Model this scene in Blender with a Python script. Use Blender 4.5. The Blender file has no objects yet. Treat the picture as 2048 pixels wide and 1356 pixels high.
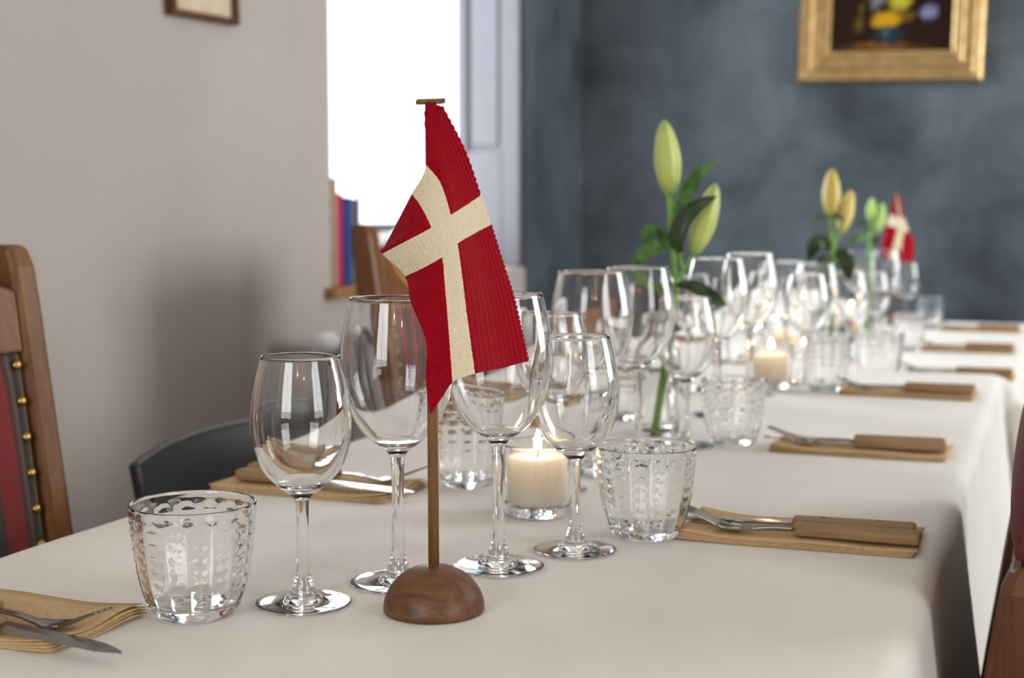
import bpy, bmesh, math, random
from mathutils import Vector, Matrix
random.seed(7)
PI = math.pi
S = bpy.context.scene
COL = S.collection

# ------------------------------------------------------------------ camera
EYE, FPX = 1.035, 2850.0
YAW, PITCH = math.radians(20.86), math.atan(258 / 2850)
cam_d = bpy.data.cameras.new('camera')
cam = bpy.data.objects.new('camera', cam_d)
COL.objects.link(cam)
cam_d.sensor_width = 36.0
cam_d.lens = FPX * 36.0 / 2048.0
cam.location = (0, 0, EYE)
cam.rotation_euler = (PI / 2 - PITCH, 0, YAW)
cam_d.clip_start = 0.02
cam_d.dof.use_dof = True
cam_d.dof.focus_distance = 1.06
cam_d.dof.aperture_fstop = 6.2
S.camera = cam

# ------------------------------------------------------------------ world, lights, exposure
S.view_settings.view_transform = 'Standard'
S.view_settings.look = 'None'
S.view_settings.gamma = 1.0
S.view_settings.use_curve_mapping = False
S.view_settings.exposure = 0.0
S.cycles.use_denoising = True
S.cycles.max_bounces = 16
S.cycles.transmission_bounces = 16
S.cycles.glossy_bounces = 6
S.cycles.diffuse_bounces = 4
S.cycles.transparent_max_bounces = 16
S.cycles.sample_clamp_indirect = 6.0
S.cycles.blur_glossy = 0.4

W = bpy.data.worlds.new('overcast_sky')
S.world = W
W.use_nodes = True
bg = W.node_tree.nodes['Background']
bg.inputs['Color'].default_value = (0.86, 0.93, 1.0, 1)
bg.inputs['Strength'].default_value = 3.0


def area(name, loc, rot, sx, sy, power, color):
    l = bpy.data.lights.new(name, 'AREA')
    l.shape = 'RECTANGLE'
    l.size, l.size_y, l.energy, l.color = sx, sy, power, color
    o = bpy.data.objects.new(name, l)
    COL.objects.link(o)
    o.location, o.rotation_euler = loc, rot
    return o


def bulb(name, loc, power, color, r):
    l = bpy.data.lights.new(name, 'POINT')
    l.energy, l.color, l.shadow_soft_size = power, color, r
    o = bpy.data.objects.new(name, l)
    COL.objects.link(o)
    o.location = loc
    return o


# daylight in the openings of the four windows of the room
area('daylight_window_1', (-1.97, 3.66, 1.60), (0, -PI / 2, 0), 1.5, 1.36, 44, (0.93, 0.97, 1.0))
area('daylight_window_2', (-0.75, -2.28, 1.60), (-PI / 2, 0, PI), 1.3, 1.4, 31, (1.0, 0.98, 0.93))
area('daylight_window_3', (2.58, -0.20, 1.60), (0, PI / 2, 0), 1.4, 1.3, 27, (1.0, 0.98, 0.94))
area('daylight_window_4', (2.58, 3.55, 1.60), (0, PI / 2, 0), 1.4, 1.8, 92, (0.98, 0.99, 0.97))
# warm bulbs of the room behind the photographer
bulb('wall_bulb_a', (1.5, -1.6, 2.05), 9, (1.0, 0.62, 0.30), 0.035)
bulb('wall_bulb_b', (0.6, -1.9, 2.1), 7, (1.0, 0.62, 0.30), 0.035)

# ------------------------------------------------------------------ pixel -> point helpers (survey of the photograph)
_F = Vector((-math.sin(YAW) * math.cos(PITCH), math.cos(YAW) * math.cos(PITCH), -math.sin(PITCH)))
_R = Vector((math.cos(YAW), math.sin(YAW), 0))
_U = Vector((-math.sin(YAW) * math.sin(PITCH), math.cos(YAW) * math.sin(PITCH), math.cos(PITCH)))
E0 = Vector((0, 0, EYE))
T1, T2 = 0.75, 0.715          # heights of the two table tops


def ray(x, y):
    return _F + _R * ((x - 1024) / FPX) - _U * ((y - 678) / FPX)


def at(x, y, h=T1):
    d = ray(x, y)
    return E0 + d * ((h - EYE) / d.z)


def deep(x, y, c):
    return E0 + ray(x, y) * c


def on_x(x, y, X):
    d = ray(x, y)
    return E0 + d * (X / d.x)


# ------------------------------------------------------------------ object helpers
def link(name, verts, faces, mat=None, parent=None, smooth=True, loc=None, rotz=0.0, fmat=None):
    me = bpy.data.meshes.new(name)
    me.from_pydata([tuple(v) for v in verts], [], faces)
    if smooth:
        me.polygons.foreach_set('use_smooth', [True] * len(me.polygons))
    mats = mat if isinstance(mat, (list, tuple)) else [mat]
    for m in mats:
        if m:
            me.materials.append(m)
    if fmat:
        me.polygons.foreach_set('material_index', fmat)
    me.update()
    o = bpy.data.objects.new(name, me)
    COL.objects.link(o)
    if parent:
        o.parent = parent
    if loc is not None:
        o.location = loc
    o.rotation_euler.z = rotz
    return o


def same(o, name, parent, loc, rot=(0, 0, 0)):
    c = o.copy()
    COL.objects.link(c)
    c.name = name
    c.parent = parent
    c.location = loc
    c.rotation_euler = rot
    return c


def thing(name, label, cat, loc=(0, 0, 0), rotz=0.0, group=None):
    o = bpy.data.objects.new(name, None)
    o.empty_display_size = 0.05
    COL.objects.link(o)
    o.location, o.rotation_euler = loc, (0, 0, rotz)
    return tag(o, label, cat, group)


def tag(o, label, cat, group=None):
    o['label'], o['category'] = label, cat
    if group:
        o['group'] = group
    return o


def struct(o, label=None):
    o['kind'] = 'structure'
    if label:
        o['label'] = label
        o['category'] = o.name.split('_')[0].split('.')[0]
    return o


def dup(root, loc, rotz, label, group=None):
    r = root.copy()
    COL.objects.link(r)
    r.location, r.rotation_euler = loc, (0, 0, rotz)
    r['label'] = label
    if group:
        r['group'] = group
    for ch in list(root.children):
        c = ch.copy()
        COL.objects.link(c)
        c.parent = r
        for g in list(ch.children):
            d = g.copy()
            COL.objects.link(d)
            d.parent = c
    return r


class MB:
    def __init__(s):
        s.v, s.f, s.m = [], [], []

    def add(s, vf, mi=0, M=None):
        v, f = vf
        n = len(s.v)
        s.v += [(M @ Vector(p)) if M else Vector(p) for p in v]
        s.f += [tuple(i + n for i in q) for q in f]
        s.m += [mi] * len(f)
        return s

    def box(s, x0, x1, y0, y1, z0, z1, bev=0.0, mi=0, M=None):
        return s.add(box(x0, x1, y0, y1, z0, z1, bev), mi, M)

    def link(s, name, mat, parent=None, smooth=False, loc=None, rotz=0.0):
        return link(name, s.v, s.f, mat, parent, smooth, loc, rotz, s.m if isinstance(mat, (list, tuple)) else None)


def box(x0, x1, y0, y1, z0, z1, bev=0.0):
    bm = bmesh.new()
    bmesh.ops.create_cube(bm, size=1.0)
    for v in bm.verts:
        v.co = Vector(((x0 + x1) / 2 + v.co.x * (x1 - x0), (y0 + y1) / 2 + v.co.y * (y1 - y0), (z0 + z1) / 2 + v.co.z * (z1 - z0)))
    if bev > 0:
        bmesh.ops.bevel(bm, geom=list(bm.edges) + list(bm.verts), offset=bev, segments=2, affect='EDGES', profile=0.6)
    bm.verts.index_update()
    r = [v.co.copy() for v in bm.verts], [tuple(v.index for v in f.verts) for f in bm.faces]
    bm.free()
    return r


def cr(pts, n):
    """Catmull-Rom through pts, n steps per span (any dimension)."""
    P = [tuple(p) for p in pts]
    k = len(P[0])
    P = [tuple(2 * a - b for a, b in zip(P[0], P[1]))] + P + [tuple(2 * a - b for a, b in zip(P[-1], P[-2]))]
    out = []
    for i in range(1, len(P) - 2):
        for j in range(n):
            t = j / n
            out.append(tuple(0.5 * (2 * P[i][d] + (P[i + 1][d] - P[i - 1][d]) * t
                       + (2 * P[i - 1][d] - 5 * P[i][d] + 4 * P[i + 1][d] - P[i + 2][d]) * t * t
                       + (3 * P[i][d] - P[i - 1][d] - 3 * P[i + 1][d] + P[i + 2][d]) * t ** 3) for d in range(k)))
    out.append(P[-2])
    return out


def lathe(prof, n=48, rf=None):
    v, f, rings = [], [], []
    for i, (r, z) in enumerate(prof):
        if r < 1e-6:
            rings.append([len(v)])
            v.append(Vector((0, 0, z)))
        else:
            rg = []
            for j in range(n):
                a = 2 * PI * j / n
                rr = rf(i, r, z, a) if rf else r
                rg.append(len(v))
                v.append(Vector((rr * math.cos(a), rr * math.sin(a), z)))
            rings.append(rg)
    for a, b in zip(rings, rings[1:]):
        if len(a) == 1 and len(b) == 1:
            continue
        for j in range(n):
            k = (j + 1) % n
            if len(a) == 1:
                f.append((a[0], b[k], b[j]))
            elif len(b) == 1:
                f.append((a[j], a[k], b[0]))
            else:
                f.append((a[j], a[k], b[k], b[j]))
    return v, f


def tube(path, rad, n=10, cap=True):
    P = [Vector(p) for p in path]
    rs = rad if isinstance(rad, (list, tuple)) else [rad] * len(P)
    v, f = [], []
    t0 = (P[1] - P[0]).normalized()
    nrm = t0.orthogonal().normalized()
    for i, p in enumerate(P):
        t = (P[min(i + 1, len(P) - 1)] - P[max(i - 1, 0)]).normalized()
        nrm = (nrm - t * nrm.dot(t)).normalized()
        b = t.cross(nrm)
        for j in range(n):
            a = 2 * PI * j / n
            v.append(p + (nrm * math.cos(a) + b * math.sin(a)) * rs[i])
    for i in range(len(P) - 1):
        for j in range(n):
            k = (j + 1) % n
            f.append((i * n + j, i * n + k, (i + 1) * n + k, (i + 1) * n + j))
    if cap:
        f.append(tuple(range(n))[::-1])
        f.append(tuple(range((len(P) - 1) * n, len(P) * n)))
    return v, f


def grid_faces(nu, nv):
    return [(i * nv + j, (i + 1) * nv + j, (i + 1) * nv + j + 1, i * nv + j + 1) for i in range(nu - 1) for j in range(nv - 1)]


# ------------------------------------------------------------------ materials
def srgb(r, g, b):
    f = lambda c: (c / 255 / 12.92) if c / 255 <= 0.04045 else ((c / 255 + 0.055) / 1.055) ** 2.4
    return (f(r), f(g), f(b), 1)


class Mat:
    def __init__(s, name):
        s.m = bpy.data.materials.new(name)
        s.m.use_nodes = True
        s.t = s.m.node_tree
        s.b = s.t.nodes['Principled BSDF']
        s.out = s.t.nodes['Material Output']

    def n(s, kind, **kw):
        nd = s.t.nodes.new(kind)
        for k, val in kw.items():
            setattr(nd, k, val)
        return nd

    def l(s, a, b):
        s.t.links.new(a, b)

    def coord(s, which='Object', scale=(1, 1, 1), rot=(0, 0, 0)):
        c, mp = s.n('ShaderNodeTexCoord'), s.n('ShaderNodeMapping')
        mp.inputs['Scale'].default_value = scale
        mp.inputs['Rotation'].default_value = rot
        s.l(c.outputs[which], mp.inputs['Vector'])
        return mp.outputs['Vector']

    def noise(s, vec, scale=5, detail=4, rough=0.55, dist=0.0):
        nd = s.n('ShaderNodeTexNoise')
        nd.inputs['Scale'].default_value = scale
        nd.inputs['Detail'].default_value = detail
        nd.inputs['Roughness'].default_value = rough
        nd.inputs['Distortion'].default_value = dist
        s.l(vec, nd.inputs['Vector'])
        return nd.outputs['Fac']

    def ramp(s, fac, stops, interp='LINEAR'):
        nd = s.n('ShaderNodeValToRGB')
        nd.color_ramp.interpolation = interp
        els = nd.color_ramp.elements
        while len(els) < len(stops):
            els.new(0.5)
        for e, (p, c) in zip(els, stops):
            e.position = p
            e.color = c
        s.l(fac, nd.inputs['Fac'])
        return nd.outputs['Color']

    def math(s, op, a, b=None, c=None):
        nd = s.n('ShaderNodeMath', operation=op)
        for i, x in enumerate((a, b, c)):
            if x is None:
                continue
            if isinstance(x, (int, float)):
                nd.inputs[i].default_value = x
            else:
                s.l(x, nd.inputs[i])
        return nd.outputs[0]

    def mix(s, fac, a, b):
        nd = s.n('ShaderNodeMix', data_type='RGBA')
        for i, x in ((0, fac), (6, a), (7, b)):
            if isinstance(x, (int, float, tuple)):
                nd.inputs[i].default_value = x
            else:
                s.l(x, nd.inputs[i])
        return nd.outputs[2]

    def bump(s, h, strength=0.3, dist=0.002):
        nd = s.n('ShaderNodeBump')
        nd.inputs['Strength'].default_value = strength
        nd.inputs['Distance'].default_value = dist
        s.l(h, nd.inputs['Height'])
        s.l(nd.outputs['Normal'], s.b.inputs['Normal'])

    def set(s, **kw):
        for k, val in kw.items():
            k = {'color': 'Base Color', 'rough': 'Roughness', 'metal': 'Metallic', 'spec': 'Specular IOR Level', 'sheen': 'Sheen Weight',
                 'trans': 'Transmission Weight', 'ior': 'IOR', 'coat': 'Coat Weight', 'sss': 'Subsurface Weight'}.get(k, k)
            if hasattr(val, 'links'):
                s.l(val, s.b.inputs[k])
            else:
                s.b.inputs[k].default_value = val
        return s


def plain(name, col, rough=0.5, metal=0.0, vary=0.06, scale=20, **kw):
    m = Mat(name)
    d = tuple(c * (1 - vary * 2) for c in col[:3]) + (1,)
    e = tuple(min(1, c * (1 + vary * 2)) for c in col[:3]) + (1,)
    m.set(color=m.ramp(m.noise(m.coord(), scale), [(0.3, d), (0.7, e)]), rough=rough, metal=metal, **kw)
    return m.m


def wood(name, dark, light, rough=0.45, axis=0, scale=1.0, spec=0.4):
    m = Mat(name)
    sc = [22 * scale, 22 * scale, 22 * scale]
    sc[axis] = 1.6 * scale
    v = m.coord('Object', tuple(sc))
    n1 = m.noise(v, 3.0, 6, 0.6, 0.6)
    n2 = m.noise(v, 14.0, 3, 0.6)
    f = m.math('ADD', m.math('MULTIPLY', n1, 0.75), m.math('MULTIPLY', n2, 0.25))
    m.set(color=m.ramp(f, [(0.32, dark), (0.68, light)]), rough=rough, spec=spec)
    m.bump(f, 0.15, 0.001)
    return m.m


def glass_mat(name, ior=1.5, tint=(1, 1, 1, 1)):
    m = Mat(name)
    g = m.n('ShaderNodeBsdfGlass')
    g.inputs['IOR'].default_value = ior
    g.inputs['Roughness'].default_value = 0.0
    g.inputs['Color'].default_value = tint
    m.l(g.outputs[0], m.out.inputs['Surface'])
    return m.m


def pane_mat(name):
    m = Mat(name)
    t, g, mx = m.n('ShaderNodeBsdfTransparent'), m.n('ShaderNodeBsdfGlossy'), m.n('ShaderNodeMixShader')
    g.inputs['Roughness'].default_value = 0.0
    mx.inputs[0].default_value = 0.05
    m.l(t.outputs[0], mx.inputs[1])
    m.l(g.outputs[0], mx.inputs[2])
    m.l(mx.outputs[0], m.out.inputs['Surface'])
    return m.m


GLASS = glass_mat('clear_glass', 1.5)
WATER = glass_mat('water', 1.33)
PANE = pane_mat('window_pane')


def m_plaster(name, c0, c1, sc, rough=0.9, bump=0.12):
    m = Mat(name)
    v = m.coord()
    n = m.noise(v, sc, 6, 0.62, 0.4)
    m.set(color=m.ramp(n, [(0.30, c0), (0.70, c1)]), rough=rough, spec=0.25)
    m.bump(m.noise(v, 60, 5, 0.6), bump, 0.002)
    return m.m


PLASTER = m_plaster('pale_wall_paint', srgb(174, 166, 161), srgb(182, 175, 171), 2.0)
BLUE = m_plaster('slate_blue_limewash', srgb(47, 55, 62), srgb(94, 104, 113), 2.6, 0.62, 0.25)
CEIL = m_plaster('ceiling_paint', srgb(225, 220, 214), srgb(232, 228, 222), 2.0)
WHITEPAINT = plain('white_gloss_paint', srgb(226, 224, 228), 0.35, vary=0.015)
OAK = wood('oak_board', srgb(120, 84, 40), srgb(176, 132, 78), 0.4, 1)
CHAIRWOOD = wood('honey_brown_chair_wood', srgb(80, 46, 16), srgb(130, 84, 36), 0.38, 2)
CARVE = plain('worn_carved_wood', srgb(196, 148, 88), 0.5)
DARKWOOD = wood('dark_floor_wood', srgb(38, 26, 20), srgb(74, 52, 38), 0.4, 1)
REDWOOD = wood('dark_red_brown_wood', srgb(58, 32, 16), srgb(104, 62, 30), 0.4, 2)
BLACK = plain('black_lacquer', srgb(20, 23, 29), 0.38, vary=0.04)
WALNUT = wood('walnut', srgb(74, 47, 30), srgb(120, 82, 54), 0.42, 0, 2.2)
POLEWOOD = wood('oiled_teak_pole', srgb(92, 62, 34), srgb(142, 102, 60), 0.45, 2, 2.0)
HANDLE = wood('pale_beech_handle', srgb(126, 99, 66), srgb(166, 137, 100), 0.55, 0, 3.0)
BRASS = plain('brass_stud', srgb(190, 158, 92), 0.28, 1.0)
STEEL = plain('polished_steel', srgb(146, 144, 141), 0.16, 1.0, 0.02)
RIVET = plain('dark_rivet', srgb(70, 52, 36), 0.4)
GREYMETAL = plain('grey_metal', srgb(120, 118, 114), 0.4, 0.6)


def m_cloth():
    m = Mat('white_linen')
    v = m.coord('Object', (1, 1, 1))
    n = m.noise(v, 6, 4, 0.5)
    m.set(color=m.ramp(n, [(0.3, srgb(225, 222, 215)), (0.7, srgb(233, 231, 225))]), rough=0.8, spec=0.25, sheen=0.15)
    w = m.noise(m.coord('Object', (9, 60, 30), (0, 0, 0.05)), 4, 3, 0.6)
    w2 = m.noise(m.coord('Object', (420, 260, 300)), 3, 2, 0.5)
    m.bump(m.math('ADD', m.math('MULTIPLY', w, 0.7), m.math('MULTIPLY', w2, 0.3)), 0.35, 0.0012)
    return m.m


CLOTH = m_cloth()


def m_kraft():
    m = Mat('kraft_paper')
    v = m.coord('Object')
    n = m.noise(v, 260, 3, 0.6)
    m.set(color=m.ramp(n, [(0.3, srgb(190, 160, 118)), (0.7, srgb(210, 182, 140))]), rough=0.85, spec=0.2)
    m.bump(n, 0.4, 0.0006)
    return m.m


KRAFT = m_kraft()


def m_stripes(name, tones):
    m = Mat(name)
    c, sp = m.n('ShaderNodeTexCoord'), m.n('ShaderNodeSeparateXYZ')
    m.l(c.outputs['Object'], sp.inputs[0])
    # the stripes run down the panel and bend outwards a little at its top
    f = m.math('FRACT', m.math('MULTIPLY', m.math('ADD', sp.outputs[1], 0.635), 7.2))
    stops = []
    for p, col in tones:
        stops.append((p, srgb(*col)))
    col = m.ramp(f, stops, 'CONSTANT')
    wv = m.noise(m.coord('Object', (300, 300, 90)), 4, 2)
    m.set(color=m.mix(m.math('MULTIPLY', wv, 0.35), col, srgb(30, 20, 18)), rough=0.85, sheen=0.2)
    m.bump(wv, 0.4, 0.001)
    return m.m


STRIPE = m_stripes('striped_wool', [(0, (150, 26, 32)), (0.22, (98, 34, 36)), (0.28, (92, 84, 76)), (0.33, (48, 42, 40)), (0.37, (104, 96, 84)), (0.42, (60, 50, 46)),
                                    (0.52, (136, 24, 30)), (0.74, (84, 34, 36)), (0.80, (92, 86, 78)), (0.84, (44, 38, 38)), (0.92, (100, 92, 82)), (0.96, (50, 42, 42))])
REDCLOTH = plain('dark_red_upholstery', srgb(92, 26, 30), 0.8, vary=0.15, scale=120)


def m_rug():
    m = Mat('dark_patterned_rug')
    v = m.coord('Object')
    vo = m.n('ShaderNodeTexVoronoi')
    vo.inputs['Scale'].default_value = 14
    m.l(v, vo.inputs['Vector'])
    m.set(color=m.ramp(vo.outputs['Distance'], [(0.1, srgb(70, 26, 26)), (0.4, srgb(44, 22, 24)), (0.7, srgb(84, 62, 50))]), rough=0.95)
    m.bump(m.noise(v, 300, 2), 0.5, 0.003)
    return m.m


RUG = m_rug()


def m_wax():
    m = Mat('candle_wax')
    m.set(color=srgb(252, 234, 220), rough=0.45, sss=1.0)
    m.b.inputs['Subsurface Radius'].default_value = (1.0, 0.62, 0.38)
    m.b.inputs['Subsurface Scale'].default_value = 0.05
    return m.m


WAX = m_wax()


def m_emit(name, col, s):
    m = Mat(name)
    e, t, a = m.n('ShaderNodeEmission'), m.n('ShaderNodeBsdfTransparent'), m.n('ShaderNodeAddShader')
    e.inputs['Color'].default_value = col
    e.inputs['Strength'].default_value = s
    m.l(e.outputs[0], a.inputs[0])
    m.l(t.outputs[0], a.inputs[1])
    m.l(a.outputs[0], m.out.inputs['Surface'])
    return m.m


FLAME = m_emit('candle_flame', (1.0, 0.66, 0.30, 1), 25)


def m_gold():
    m = Mat('gilded_moulding')
    n = m.noise(m.coord(), 30, 4)
    m.set(color=m.ramp(n, [(0.3, srgb(158, 128, 80)), (0.7, srgb(192, 164, 116))]), rough=0.38, metal=0.7)
    return m.m


GOLD = m_gold()


def m_leaf(name, c0, c1):
    m = Mat(name)
    m.set(color=m.ramp(m.noise(m.coord('Object', (40, 40, 12)), 3, 3), [(0.3, srgb(*c0)), (0.7, srgb(*c1))]), rough=0.42, spec=0.4)
    return m.m


LEAF = m_leaf('lily_leaf', (44, 84, 30), (84, 128, 54))
LEAFD = m_leaf('dark_lily_leaf', (30, 50, 22), (52, 74, 34))
STEM = m_leaf('lily_stem', (96, 146, 44), (132, 182, 66))


def m_bud(name, base, mid, tip):
    m = Mat(name)
    c, sp = m.n('ShaderNodeTexCoord'), m.n('ShaderNodeSeparateXYZ')
    m.l(c.outputs['Generated'], sp.inputs[0])
    col = m.ramp(sp.outputs[2], [(0.0, srgb(*base)), (0.22, srgb(*mid)), (0.8, srgb(*mid)), (1.0, srgb(*tip))])
    n = m.noise(m.coord('Generated', (9, 9, 0.6)), 3, 3)
    m.set(color=m.mix(m.math('MULTIPLY', n, 0.5), col, srgb(*[min(255, int(x * 0.5 + 120)) for x in mid])), rough=0.5, sss=0.15)
    m.b.inputs['Subsurface Scale'].default_value = 0.01
    m.bump(n, 0.3, 0.002)
    return m.m


BUD_G = m_bud('green_lily_bud', (104, 150, 30), (184, 200, 84), (112, 156, 30))
BUD_Y = m_bud('yellow_lily_bud', (128, 156, 30), (206, 186, 78), (190, 168, 30))
BUD_P = m_bud('fresh_green_bud', (96, 150, 50), (168, 208, 92), (150, 190, 80))


def m_knit(name, red, redd, cream, ribs, stitches):
    """knitted wool; UV.x, UV.y index the grid of the flag, the white cross lies at u 2..3 and v 2..3"""
    m = Mat(name)
    uv, sp = m.n('ShaderNodeUVMap'), m.n('ShaderNodeSeparateXYZ')
    uv.uv_map = 'flag'
    m.l(uv.outputs[0], sp.inputs[0])
    u, v = sp.outputs[0], sp.outputs[1]
    nz = m.noise(m.coord('Object'), 900, 2)
    wob = m.math('MULTIPLY', m.math('SUBTRACT', nz, 0.5), 0.07)
    band = lambda x: m.math('MULTIPLY', m.math('GREATER_THAN', m.math('ADD', x, wob), 2.0), m.math('LESS_THAN', m.math('ADD', x, wob), 3.0))
    cross = m.math('MAXIMUM', band(u), band(v))
    n2 = m.noise(m.coord('Object', (1, 1, 1)), 500, 3)
    rd = m.ramp(n2, [(0.3, redd), (0.7, red)])
    cm = m.ramp(n2, [(0.3, tuple(c * 0.86 for c in cream[:3]) + (1,)), (0.7, cream)])
    m.set(color=m.mix(cross, rd, cm), rough=0.95, spec=0.08, sheen=0.08)
    m.b.inputs['Sheen Roughness'].default_value = 0.5
    st = m.math('ADD', m.math('SINE', m.math('MULTIPLY', u, stitches)), m.math('SINE', m.math('MULTIPLY', v, ribs)))
    m.bump(m.math('ADD', m.math('MULTIPLY', st, 0.25), n2), 0.45, 0.0005)
    return m.m


KNIT = m_knit('knitted_wool_flag', srgb(162, 4, 30), srgb(130, 2, 22), srgb(226, 214, 184), 34.56, 75.0)

# ------------------------------------------------------------------ the room
XL, XR_, YB, YR, ZC = -1.6, 2.3, 4.9, -2.0, 2.6
WY0, WY1, WZ0, WZ1 = 3.0, 4.316, 0.853, 2.25


def wall_with_hole(mb, fixed, axis, a0, a1, holes, thick, mi=0):
    """wall slab along an axis ('y' wall at x=fixed, or 'x' wall at y=fixed) with rectangular openings (a0,a1,z0,z1)"""
    def put(p, q, z0, z1):
        if q - p < 1e-5 or z1 - z0 < 1e-5:
            return
        lo, hi = min(fixed, fixed + thick), max(fixed, fixed + thick)
        if axis == 'y':
            mb.box(lo, hi, p, q, z0, z1, 0, mi)
        else:
            mb.box(p, q, lo, hi, z0, z1, 0, mi)
    cur = a0
    for (h0, h1, z0, z1) in holes:
        put(cur, h0, 0, ZC)
        put(h0, h1, 0, z0)
        put(h0, h1, z1, ZC)
        cur = h1
    put(cur, a1, 0, ZC)


mb = MB()
wall_with_hole(mb, XL, 'y', YR, WY1, [(WY0, WY1, WZ0, WZ1)], -0.3, 0)
mb.box(XL - 0.3, XL, WY1, YB, 0, ZC, 0, 1)
struct(mb.link('wall_left', [PLASTER, BLUE]), 'pale painted left wall with the bright window and small picture')
mb = MB()
mb.box(XL - 0.3, XR_ + 0.3, YB, YB + 0.2, 0, ZC)
struct(mb.link('wall_back', BLUE), 'mottled slate blue back wall behind the long table')
mb = MB()
wall_with_hole(mb, XR_, 'y', YR, YB, [(-0.85, 0.45, 0.9, 2.3), (2.6, 4.5, 0.9, 2.3)], 0.25)
struct(mb.link('wall_right', PLASTER), 'pale right wall with two windows')
mb = MB()
wall_with_hole(mb, YR, 'x', XL - 0.3, XR_ + 0.25, [(-1.4, -0.1, 0.9, 2.3)], -0.25)
struct(mb.link('wall_rear', PLASTER), 'pale rear wall behind the photographer')
mb = MB()
mb.box(XL - 0.3, XR_ + 0.3, YR - 0.25, YB + 0.2, ZC, ZC + 0.1)
struct(mb.link('ceiling', CEIL), 'pale flat ceiling')
mb = MB()
mb.box(XL - 0.3, XR_ + 0.3, YR - 0.25, YB + 0.2, -0.1, -0.012)
fl = struct(mb.link('floor', DARKWOOD), 'dark wooden plank floor')
mb = MB()
mb.box(0, 0.146, YR, YB, -0.012, 0, 0.003)
pl = mb.link('plank', DARKWOOD, fl, loc=(XL, 0, 0))
for i in range(1, 26):
    same(pl, 'plank', fl, (XL + 0.15 * i, 0, random.uniform(-0.0015, 0)))
mb = MB()
mb.box(XL, XL + 0.016, YR, YB, 0, 0.11, 0.003)
struct(mb.link('baseboard_left', WHITEPAINT))
mb = MB()
mb.box(XL + 0.016, XR_, YB - 0.016, YB, 0, 0.11, 0.003)
struct(mb.link('baseboard_back', WHITEPAINT))


def window(name, y0, y1, z0, z1, xc, label, mu=0.0):
    """casement window of two leaves in a wall along y, its glass at x = xc"""
    w = thing(name, label, 'window', (xc, (y0 + y1) / 2, z0))
    w['kind'] = 'structure'
    hy, h = (y1 - y0) / 2, z1 - z0
    mb = MB()
    for (a, b, c, d) in ((-hy, -hy + 0.045, 0, h), (hy - 0.045, hy, 0, h), (-hy + 0.045, hy - 0.045, 0, 0.045), (-hy + 0.045, hy - 0.045, h - 0.045, h)):
        mb.box(-0.035, 0.035, a, b, c, d, 0.004)
    mb.link('window_frame', WHITEPAINT, w)
    mb = MB()
    mb.box(-0.008, 0.010, mu - 0.014, mu + 0.014, 0.045, h - 0.045, 0.003)
    mb.link('mullion', WHITEPAINT, w)
    for s in (-1, 1):
        a, b = (mu + 0.014, hy - 0.045) if s > 0 else (-hy + 0.045, mu - 0.014)
        mb = MB()
        mb.box(-0.002, 0.002, a, b, 0.045, h - 0.045)
        mb.link('pane', PANE, w)
    return w


w1 = window('window_1', WY0, WY1, WZ0, WZ1, -1.85, 'bright white casement window in the left wall', -0.043)
w2 = window('window_2', -0.65, 0.65, 0.9, 2.3, 0, 'white casement window behind the photographer')
w2.location, w2.rotation_euler.z = (-0.75, YR - 0.16, 0.9), PI / 2
window('window_3', -0.85, 0.45, 0.9, 2.3, XR_ + 0.16, 'nearer white casement window in the right wall')
window('window_4', 2.6, 4.5, 0.9, 2.3, XR_ + 0.16, 'farther white casement window in the right wall')
# oak sill of the bright window
mb = MB()
mb.box(-0.0, 0.29, -0.70, 0.29, -0.026, 0, 0.005)
mb.link('window_sill', OAK, w1, loc=(-0.01, 0.005, 0.0))
# panelled shutter folded into the far reveal
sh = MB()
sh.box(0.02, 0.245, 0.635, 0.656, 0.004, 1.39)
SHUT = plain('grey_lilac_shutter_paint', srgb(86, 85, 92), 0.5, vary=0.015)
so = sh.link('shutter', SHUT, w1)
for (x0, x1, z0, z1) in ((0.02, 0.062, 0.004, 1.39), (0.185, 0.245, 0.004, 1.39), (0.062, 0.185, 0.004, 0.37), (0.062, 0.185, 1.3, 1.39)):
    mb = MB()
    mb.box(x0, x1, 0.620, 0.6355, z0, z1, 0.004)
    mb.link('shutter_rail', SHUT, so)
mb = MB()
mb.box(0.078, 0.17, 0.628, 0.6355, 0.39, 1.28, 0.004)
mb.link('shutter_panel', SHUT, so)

# ------------------------------------------------------------------ tables and cloths
TX0, TX1 = -0.80, -0.098
C1 = (TX0, TX1, 0.40, 2.60)
C2 = (-0.80, -0.072, 2.64, 4.27)


def table(b, z, label):
    x0, x1, y0, y1 = b
    t = thing('dining_table', label, 'table', ((x0 + x1) / 2, (y0 + y1) / 2, 0))
    hx, hy = (x1 - x0) / 2 - 0.004, (y1 - y0) / 2 - 0.004
    mb = MB()
    mb.box(-hx, hx, -hy, hy, z - 0.035, z - 0.0035, 0.004)
    mb.link('tabletop', REDWOOD, t)
    for sx in (-1, 1):
        for sy in (-1, 1):
            mb = MB()
            cx, cy = sx * (hx - 0.06), sy * (hy - 0.08)
            mb.box(cx - 0.025, cx + 0.025, cy - 0.025, cy + 0.025, 0, z - 0.035, 0.004)
            mb.link('leg', REDWOOD, t)


table(C1, T1, 'nearer dining table hidden under its white tablecloth')
table(C2, T2, 'farther dining table hidden under its white tablecloth')


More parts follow.
